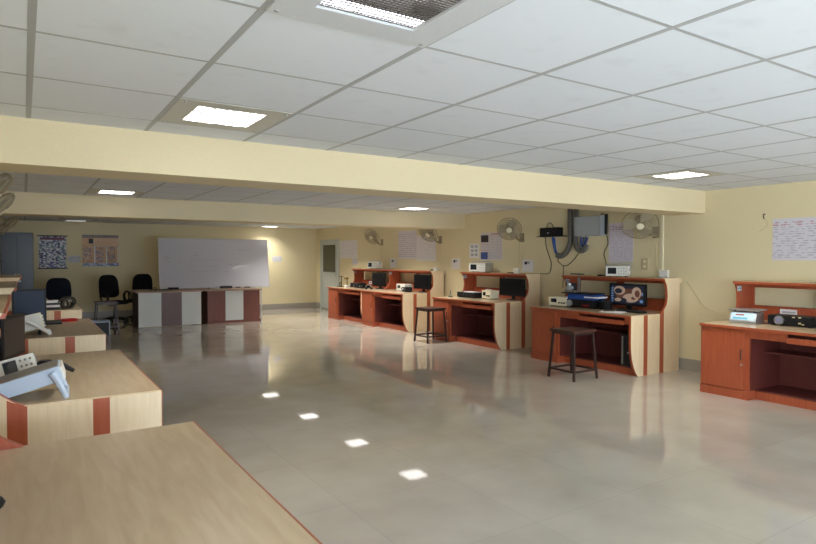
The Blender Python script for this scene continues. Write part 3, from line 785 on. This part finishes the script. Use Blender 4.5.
t = thing('black_amplifier', 'long black instrument with round silver dial on the nearest right desk', 'instrument', (6.76, 3.10, ZT), 0)
B(0, .24, -.21, .22, .01, .108, .005).build('case', M['black'], t)
MB().cyl((-.02, .10, .06), (0, .10, .06), .047, 24).build('dial', M['silver'], t, True); MB().cyl((-.03, .10, .06), (-.02, .10, .06), .028, 18).build('dial_knob', plain('violet_grey', srgb(120, 120, 150), .4), t, True)
for yy, zz in ((-.04, .1), (-.1, .04), (-.1, .1), (-.13, .03)): B(-.006, 0, yy-.012, yy+.012, zz-.006, zz+.006).build('terminal', M['cream'], t)
for yy in (-.18, .18): B(.02, .22, yy-.015, yy+.015, 0, .01).build('foot', M['dgrey'], t)
t = thing('adapter_box', 'dark small box behind the black instrument, at the right photo edge', 'box', (6.9, 2.72, ZT), 0)
B(0, .14, -.09, .09, 0, .1, .006).build('case', M['dgrey'], t); B(-.003, 0, -.07, .07, .02, .08).build('face', M['black'], t)
t = thing('cable_coil', 'dark cable end on the hutch top at the right photo edge', 'cable', (7.1, 2.94, 1.218+.012), 0)
m = MB(); m.ring((0, 0, .0), (0, 0, 1), .05, .012, 20); m.ring((.01, 0, .018), (.1, 0, 1), .045, .01, 20); m.build('coil', M['dgrey'], t, True)

# -- lit monitor desk (Y 4.70..6.44)
t, sc = monitor('lit monitor showing a wallpaper with icons, on the right hand desk', (6.97, 5.26, ZT), .05, .56, .30, base_h=.065)
wp = plain('navy_wallpaper', srgb(24, 28, 44), .3, emit=srgb(30, 36, 50), es=.3)
B(-.0195, -.018, -.26, .26, .092, .343).build('wallpaper', wp, sc)
im = plain('bone_wallpaper_shape', srgb(150, 130, 116), .3, emit=srgb(178, 150, 130), es=.3); im2 = plain('brown_wallpaper_shape', srgb(80, 52, 44), .3, emit=srgb(96, 60, 50), es=.3)
def blob(mat, y, z, ry, rz_, name='wallpaper_shape', hole=False):
    m = MB(); n = 22
    y *= 1.15; z -= .028; o_ = [(y+ry*1.2*math.cos(2*PI*k/n), z+rz_*1.1*math.sin(2*PI*k/n)) for k in range(n)]
    m.prism(o_, 'x', -.0205-blob.k*.0002, -.0195); blob.k += 1; m.build(name, mat, sc)
blob.k = 0
blob(im2, -.03, .235, .17, .085); blob(im, .10, .30, .075, .055); blob(wp, .115, .292, .05, .034); blob(im, -.05, .20, .10, .055)
blob(im2, -.09, .20, .03, .02); blob(im, -.13, .275, .06, .07); blob(im2, -.14, .262, .032, .045); blob(wp, .06, .165, .06, .03); blob(im, .12, .17, .045, .022)
ic = plain('icon_blue', srgb(90, 120, 170), .3, emit=srgb(110, 150, 200), es=.3)
for k in range(6): B(-.0205, -.0195, .215, .24, .11+k*.036, .13+k*.036).build('icon', ic, sc)
for k in range(4): B(-.0205, -.0195, -.245, -.20, .115+k*.05, .15+k*.05).build('icon', wp if k % 2 else ic, sc)
t = thing('keyboard', 'black keyboard before the lit monitor', 'keyboard', (6.78, 5.06, ZT), -.12)
B(-.07, .07, -.2, .2, 0, .018, .004).build('body', M['black'], t); B(-.06, .06, -.19, .19, .018, .023).build('keys', M['dgrey'], t)
t = thing('paper_pile', 'white loose papers with a dark pen on the lit-monitor desk', 'papers', (6.58, 5.20, ZT), .25)
B(-.12, .12, -.16, .14, 0, .004).build('sheet', M['paper'], t); m = MB(); m.mx = Matrix.Rotation(.3, 4, 'Z'); m.box(-.11, .11, -.15, .15, .004, .008); m.build('sheet', M['paper'], t)
MB().cyl((-.05, .1, .015), (.06, .0, .015), .007, 8).build('pen', M['dgrey'], t)
psu('ivory box with dark display at the far end of the lit-monitor desk', (6.66, 6.25, ZT), .12, .32, .14, .2)
# assembly of gear: black base unit, plotter tray in blue, post
t = thing('black_amplifier', 'black instrument with round dial under the blue tray, lit-monitor desk', 'instrument', (6.70, 5.86, ZT), .05)
B(0, .26, -.24, .24, .01, .12, .005).build('case', M['black'], t)
MB().cyl((-.02, .18, .062), (0, .18, .062), .048, 24).build('dial', M['silver'], t, True); MB().cyl((-.03, .18, .062), (-.02, .18, .062), .026, 18).build('dial_knob', M['grey'], t, True)
for yy in (-.06, -.1, -.14): B(-.006, 0, yy-.008, yy+.008, .035, .05).build('terminal', M['red'], t)
for yy in (-.2, .2): B(.02, .24, yy-.015, yy+.015, 0, .01).build('foot', M['dgrey'], t)
t = thing('blue_tray', 'flat blue instrument tray with white lid end, stacked on the black instrument', 'instrument', (6.72, 5.86, ZT+.12), .05)
B(0, .26, -.22, .24, 0, .075, .006).build('body', M['blue'], t); B(-.01, .2, -.30, -.06, .03, .05, .004).build('white_flap', M['paper'], t)
B(-.02, .28, -.2, .34, .08, .095).build('top_plate', M['black'], t)
B(.0, .1, .12, .3, .097, .125, .004).build('small_casting', M['warmgrey'], t)
t = thing('stand_clamp', 'grey motor in dark clamp sitting on the blue tray', 'instrument', (6.82, 6.13, ZT+.215), 0)
B(0, .1, -.02, .10, 0, .13, .005).build('dark_block', M['dgrey'], t); MB().cyl((-.04, .02, .06), (.02, .02, .06), .045, 18).build('motor', M['grey'], t, True)
MB().cyl((-.02, .02, .1), (-.02, .02, .13), .03, 14).build('cap', M['silver'], t, True)
t = thing('retort_stand', 'slim silver post with crossbar rising behind the blue tray', 'stand', (6.97, 6.12, ZT), 0)
B(-.02, .02, -.02, .02, .0, .012).build('foot', M['dgrey'], t); B(-.012, .012, -.014, .014, .012, .47).build('post', M['silver'], t); MB().tube([(0, .16, .478), (0, -.1, .478)], .008).build('crossbar', M['dgrey'], t)
t = thing('round_tin', 'dark round coil pack right of the blue tray', 'instrument', (6.86, 5.54, ZT), 0)
m = MB()
for k in range(4): m.ring((0, 0, .016+k*.028), (0, 0, 1), .085, .014, 26)
m.build('coil', M['black'], t, True); MB().lathe([(.075, 0), (.075, .115), (.05, .12)], 20).build('core', M['dgrey'], t, True)
scope('cream oscilloscope standing on the hutch above the lit monitor', (7.02, 5.48, 1.218), .42, .31, .15, .14)
t = thing('cable_end', 'small dark plug and lead lying on the hutch left of the cream oscilloscope', 'cable', (7.1, 5.84, 1.218), 0)
B(-.02, .02, -.03, .03, 0, .025, .003).build('plug', M['dgrey'], t); MB().tube([(0, -.03, .012), (.01, -.09, .012), (.0, -.14, .012)], .007).build('lead', M['cord'], t, True)
t = thing('computer_tower', 'black computer tower inside the knee space of the lit-monitor desk', 'computer', (6.50, 4.90, .1), 0)
B(0, .42, -.09, .09, 0, .40, .006).build('case', M['black'], t); fp = B(-.012, 0, -.09, .09, .0, .40, .003).build('front_panel', M['dgrey'], t)
B(-.016, -.012, .055, .08, .02, .38).build('silver_trim', M['silver'], fp); MB().cyl((-.018, -.02, .17), (-.012, -.02, .17), .014, 12).build('power_button', M['silver'], fp, True)

# -- switched-off monitor desk (Y 7.24..8.98)
monitor('switched-off black monitor on the right desk behind the nearer stool', (6.98, 7.585, ZT), .03, .58, .30, base_h=.07)
psu('cream power unit left of the switched-off monitor', (6.78, 8.02, ZT), -.1, .26, .15, .18)
t = thing('black_amplifier', 'long black instrument with white papers on top, left of the cream power unit', 'instrument', (6.68, 8.42, ZT), .0)
B(0, .22, -.2, .3, .01, .10, .005).build('case', M['black'], t)
for yy in (-.1, 0, .1): MB().cyl((-.012, yy, .05), (0, yy, .05), .014, 12).build('knob', M['dgrey'], t, True)
for yy in (-.16, .25): B(.02, .2, yy-.015, yy+.015, 0, .01).build('foot', M['dgrey'], t)
small(B(6.70, 6.86, 8.25, 8.55, ZT+.1, ZT+.112), 'paper_pad', 'paper', 'white pad lying on the black instrument of the switched-off monitor desk', 'papers')
t = thing('test_probe_stand', 'little clamp and leads at the far end of the switched-off monitor desk', 'instrument', (6.62, 8.84, ZT), 0)
B(-.03, .03, -.03, .03, 0, .01).build('foot', M['dgrey'], t); MB().cyl((0, 0, .01), (0, 0, .12), .008).build('post', M['silver'], t); MB().tube(curve_pts([(0, 0, .11), (-.03, -.04, .09), (-.06, -.06, .02), (-.05, -.12, .008)], 5), .006).build('lead', M['black'], t, True)
scope('silver oscilloscope on the hutch of the desk behind the nearer stool', (7.02, 8.56, 1.218), .15, .40, .17, .22, 'silver')

# -- desk behind the farther stool (Y 9.98..11.72)
monitor('black monitor on the desk behind the farther stool', (6.99, 10.32, ZT), .05, .54, .30, base_h=.07)
psu('white twin meter unit on the desk behind the farther stool', (6.84, 10.92, ZT), -.1, .42, .15, .18, 'white')
psu('dark power unit beside the white twin meter unit', (6.72, 10.62, ZT), -.1, .2, .1, .16, 'dgrey', sc='grey')
t = thing('cable_end', 'dark clip cable on the hutch corner, desk behind the farther stool', 'cable', (7.2, 10.16, 1.218), 0)
MB().tube(curve_pts([(0, .15, .012), (.02, .06, .015), (-.01, 0, .012), (0, -.13, .012)], 5), .012).build('lead', M['dgrey'], t, True)
t = thing('socket_box', 'small white plug box on the hutch below the pale chart', 'socket', (7.1, 9.98, 1.218), 0)
B(-.03, .03, -.05, .05, 0, .07, .004).build('box', M['white'], t); B(-.033, -.03, -.03, .03, .02, .05).build('cover_plate', M['paper'], t)

# -- farthest right desk (Y 11.725..13.465)
monitor('black monitor on the farthest right desk', (6.95, 12.06, ZT), .05, .54, .31, base_h=.06)
scope('white oscilloscope with dark ends on the farthest hutch', (7.02, 12.5, 1.218), .2, .34, .17, .18)
t = thing('black_amplifier', 'flat black instrument on the farthest right desk', 'instrument', (6.70, 12.72, ZT), 0)
B(0, .24, -.33, .3, .01, .07, .005).build('case', M['black'], t); B(0, .22, -.1, .3, .07, .11, .004).build('upper_unit', M['dgrey'], t)
for yy in (-.2, .1): MB().cyl((-.012, yy, .04), (0, yy, .04), .014, 12).build('knob', M['silver'], t, True)
t = thing('apparatus_stand', 'brass and black optical stand at the far end of the farthest right desk', 'instrument', (6.56, 13.2, ZT), 0)
MB().ring((0, .08, .06), (1, 0, 0), .05, .01, 20).build('arch', M['black'], t, True); B(-.05, .05, -.02, .16, 0, .014).build('base', M['black'], t)
MB().cyl((0, .02, .014), (0, .02, .27), .011).build('post', M['dgrey'], t); MB().tube([(0, .1, .26), (0, -.06, .26)], .012).build('arm', M['dgrey'], t)
t = thing('apparatus_stand', 'brass lens holder on a white block beside the optical stand', 'instrument', (6.62, 13.03, ZT), 0)
B(-.05, .05, -.06, .06, 0, .06, .004).build('block', M['white'], t); MB().cyl((0, 0, .06), (0, 0, .22), .012).build('post', plain('brass', srgb(150, 120, 60), .35, .8), t)
MB().cyl((-.02, -.06, .22), (-.02, .06, .22), .028).build('lens_tube', plain('brass_tube', srgb(160, 128, 60), .35, .8), t, True)
t = thing('headset', 'grey looped headset lying at the near end of the farthest right desk', 'headset', (6.62, 11.95, ZT), 0)
MB().tube(curve_pts([(0, .12, .02), (.0, .1, .08), (0, 0, .1), (0, -.1, .08), (0, -.12, .02)], 6), .01).build('band', M['warmgrey'], t, True)
for yy in (-.12, .12): MB().cyl((-.02, yy, .025), (.02, yy, .025), .025).build('ear_cup', M['dgrey'], t)

# ------------------------------------------------------------------ left row equipment
# pale blue instrument propped on its handle (desk at Y 3.40)
def tilted_instrument(name, label, loc, rz, w, d, h, tilt, parts, lift):
    t = thing(name, label, 'instrument', loc, rz)
    mx = Matrix.Translation((0, 0, lift)) @ Matrix.Rotation(tilt, 4, 'Y')
    def mb(): m = MB(); m.mx = mx; return m
    parts(t, mb); return t
def partsA(t, mb):
    # local: long axis X (rises towards +X), +Y away from the camera
    mb().box(-.33, .0, 0, .24, 0, .078, .006).build('case', M['bluewhite'], t)
    mb().box(-.328, -.004, .004, .236, .078, .082).build('lid', M['warmgrey'], t)
    mb().box(.0, .012, .006, .234, .004, .072, .003).build('front_panel', M['white'], t)
    for yy in (-.011, .251):
        m = MB(); m.tube(curve_pts([(-.05, yy, .135), (-.025, yy, .09), (.012, yy, .002)], 4), [.02, .02, .019, .018, .017, .016, .015, .014, .012]); m.build('handle_leg', M['bluewhite'], t, True)
    MB().cyl((.014, -.011, .01), (.014, .251, .01), .011, 12).build('handle_bar', M['bluewhite'], t, True)
tilted_instrument('propped_instrument', 'pale blue-grey instrument with grey lid, propped up on its handle in the left foreground', (.165, 3.50, ZT), -.05, 0, 0, 0, math.radians(-15.5), partsA, .090)
t = thing('oscilloscope', 'grey oscilloscope with small dark screen and knobs behind the propped instrument', 'oscilloscope', (-.05, 3.95, ZT), 0)
mx = Matrix.Translation((0, 0, .035)) @ Matrix.Rotation(math.radians(-13), 4, 'Y') @ Matrix.Rotation(math.radians(-14), 4, 'X')
def mb(): m = MB(); m.mx = mx; return m
mb().box(-.2, .12, 0, .26, 0, .125, .006).build('case', M['grey'], t)
fp = mb().box(-.198, .118, -.008, 0, .003, .122, .002).build('front_panel', M['white'], t)
mb().box(-.035, .03, -.011, -.008, .03, .108).build('screen', M['scope'], t)
mb().box(-.185, -.085, -.010, -.008, .02, .115).build('blue_panel', plain('soft_blue_panel', srgb(150, 172, 206), .4), fp)
for i in range(3):
    for j in range(3): m = mb(); m.cyl((.05+i*.024, -.018, .03+j*.033), (.05+i*.024, -.006, .03+j*.033), .007, 10); m.build('knob', M['warmgrey'], fp, True)
for sx in (-.14, .06):
    for sy in (.05, .2): MB().cyl((sx, sy, 0), (sx, sy, .08), .012, 10).build('foot', M['dgrey'], t)
t = thing('probe_plug', 'black probe plug resting right of the grey oscilloscope', 'plug', (.10, 4.08, ZT), .4)
MB().lathe([(.05, 0), (.052, .06), (.045, .10), (.03, .115)], 18).build('body', M['black'], t, True)
MB().tube([(.02, 0, .09), (.1, 0, .07), (.16, 0, .03)], [.02, .018, .012]).build('nose', M['dgrey'], t, True)
monitor('black monitor at the left edge, behind the grey oscilloscope', (-.07, 4.62, ZT), PI-.3, .40, .27, base_h=.07)
# slate screen and ivory instrument (desk at Y 6.20)
monitor('slate-blue monitor screen tilted towards the aisle, behind the ivory instrument', (.045, 7.25, ZT), PI/2+.12, .30, .35, False, 'bluescreen', .04)
t = thing('propped_instrument', 'ivory instrument with folded carrying handle before the slate screen', 'instrument', (.03, 6.45, ZT), 0)
mx = Matrix.Translation((0, 0, .04)) @ Matrix.Rotation(math.radians(-12), 4, 'Y') @ Matrix.Rotation(math.radians(-12), 4, 'X')
mb().box(-.1, .13, 0, .2, 0, .15, .008).build('case', M['ivory'], t)
mb().box(-.09, .12, -.006, 0, .01, .14, .002).build('front_panel', M['white'], t)
kk = mb()
for z in (.03, .06, .09, .12): kk.cyl((.13, .06, z), (.142, .06, z), .012, 8)
kk.build('knobs', M['white'], t, True)
for sx in (-.07, .09):
    for sy in (.04, .16): MB().cyl((sx, sy, 0), (sx, sy, .07), .012, 8).build('foot', M['dgrey'], t)
m = MB(); m.tube(curve_pts([(-.06, -.03, .16), (.02, -.045, .12), (.1, -.05, .07), (.165, -.05, .025)], 5), .019); m.build('handle', M['white'], t, True)
MB().cyl((.165, -.06, .02), (.165, .2, .02), .016).build('handle_bar', M['white'], t, True)
t = thing('red_tape_roll', 'red ring of tape on the left desk behind the ivory instrument', 'tape', (.42, 7.74, ZT), 0)
m = MB(); m.ring((0, 0, .012), (0, 0, 1), .085, .012, 26); m.build('roll', M['red'], t, True)
small(B(.18, .34, 7.4, 7.72, ZT, ZT+.02, .004), 'black_folder', 'black', 'thin black folder beside the red tape roll', 'folder')
# heap on the farthest left desk
for i, (w_, d_, h_, mt) in enumerate(((.30, .24, .035, 'dgrey'), (.28, .22, .03, 'paper'), (.29, .22, .03, 'black'), (.26, .2, .025, 'white'))):
    z = ZT + [0, .035, .065, .095][i]
    t = thing('book', ['dark grey book at the bottom of the pile on the farthest left desk', 'white paper block second from the bottom of that far left pile', 'black book third in the far left pile', 'pale book on top of the far left pile'][i], 'book', (.28, 9.62, z), .06*(i-1.5), 'books on the farthest left desk')
    B(-w_/2, w_/2, -d_/2, d_/2, 0, .004).build('cover', M[mt], t); B(-w_/2, w_/2, -d_/2, d_/2, h_-.004, h_).build('cover', M[mt], t)
    B(-w_/2+.004, w_/2-.006, -d_/2+.006, d_/2-.006, .004, h_-.004).build('page_block', M['paper' if i % 2 else 'dgrey'], t)
t = thing('cable_coil', 'tangled dark and pale cables beside the book pile on the farthest left desk', 'cable', (.50, 9.55, ZT), 0)
rc = random.Random(11)
for k in range(12):
    ax = (rc.uniform(-.5, .5), -1, rc.uniform(-.2, .5)); R_ = rc.uniform(.05, .08)
    MB().ring((rc.uniform(-.05, .05), rc.uniform(-.08, .08), R_+.012), ax, R_, .009, 22).build('loop', M[['black', 'dgrey', 'white', 'black', 'cord', 'black', 'warmgrey'][k % 7]], t, True)
t = thing('floor_box', 'low dark box with pale edges on the floor before the far stool', 'box', (1.2, 12.78, 0), 0)
B(-.2, .19, 0, .3, 0, .25, .004).build('case', M['dgrey'], t)
f = MB()
for a in ((-.2, .19, .235, .255), (.172, .192, 0, .235), (-.2, -.18, 0, .235)): f.box(a[0], a[1], -.008, 0, a[2], a[3])
f.build('pale_rim', M['bluewhite'], t)
B(-.2, .19, .0, .3, .25, .262).build('lid', M['bluewhite'], t)
t = thing('computer_mouse', 'black mouse at the left edge of the nearest worktop', 'mouse', (-.105, 2.06, ZT), .2)
m = MB(); rings = []
for z, s_ in ((0, .9), (.012, 1), (.026, .85), (.034, .5)): rings.append([(.055*s_*math.cos(2*PI*k/20), .034*s_*math.sin(2*PI*k/20), z) for k in range(20)])
m.loft(rings).build('shell', M['black'], t, True); MB().cyl((.03, -.006, .03), (.03, .006, .03), .008, 10).build('wheel', M['dgrey'], t)

# ------------------------------------------------------------------ daylight through the windows behind the camera
w = bpy.data.worlds.new('overcast_sky'); S.world = w; w.use_nodes = True
bg = w.node_tree.nodes['Background']; bg.inputs['Color'].default_value = (.78, .89, 1, 1); bg.inputs['Strength'].default_value = 10.5
for a, b in WINS:
    L = bpy.data.lights.new('window_daylight', 'AREA'); L.shape = 'RECTANGLE'; L.size = b-a-.1; L.size_y = WZ1-WZ0-.1
    L.energy = 1; L.cycles.is_portal = True
    o = bpy.data.objects.new('window_daylight', L); COL.objects.link(o)
    o.location = ((a+b)/2, YB-.2, (WZ0+WZ1)/2); o.rotation_euler = (PI/2, 0, PI)

L = bpy.data.lights.new('window_daylight', 'AREA'); L.shape = 'RECTANGLE'; L.size = LW[1]-LW[0]-.1; L.size_y = 1.6; L.energy = 1; L.cycles.is_portal = True
o = bpy.data.objects.new('window_daylight', L); COL.objects.link(o)
o.location = (XL-.2, (LW[0]+LW[1])/2, 1.35); o.rotation_euler = (PI/2, 0, -PI/2)
# ------------------------------------------------------------------ camera
yaw, pitch, roll, fpx = .571674449, -.0234469602, .00119837970, 597.5899
fw = Vector((math.sin(yaw)*math.cos(pitch), math.cos(yaw)*math.cos(pitch), math.sin(pitch)))
rt = Vector((math.cos(yaw), -math.sin(yaw), 0)); up = rt.cross(fw)
r2 = rt*math.cos(roll) + up*math.sin(roll); u2 = -rt*math.sin(roll) + up*math.cos(roll)
cam = bpy.data.cameras.new('camera'); cam.sensor_width = 36; cam.lens = fpx/816*36; cam.clip_start = .05; cam.clip_end = 100
co = bpy.data.objects.new('camera', cam); COL.objects.link(co)
mw = Matrix((r2, u2, -fw)).transposed().to_4x4(); mw.translation = (0, 0, 1.4806); co.matrix_world = mw
S.camera = co
S.view_settings.view_transform = 'Standard'; S.view_settings.look = 'None'; S.view_settings.gamma = 1
S.view_settings.use_curve_mapping = False
S.view_settings.exposure = .25
S.cycles.max_bounces = 10; S.cycles.diffuse_bounces = 6; S.cycles.sample_clamp_indirect = 4
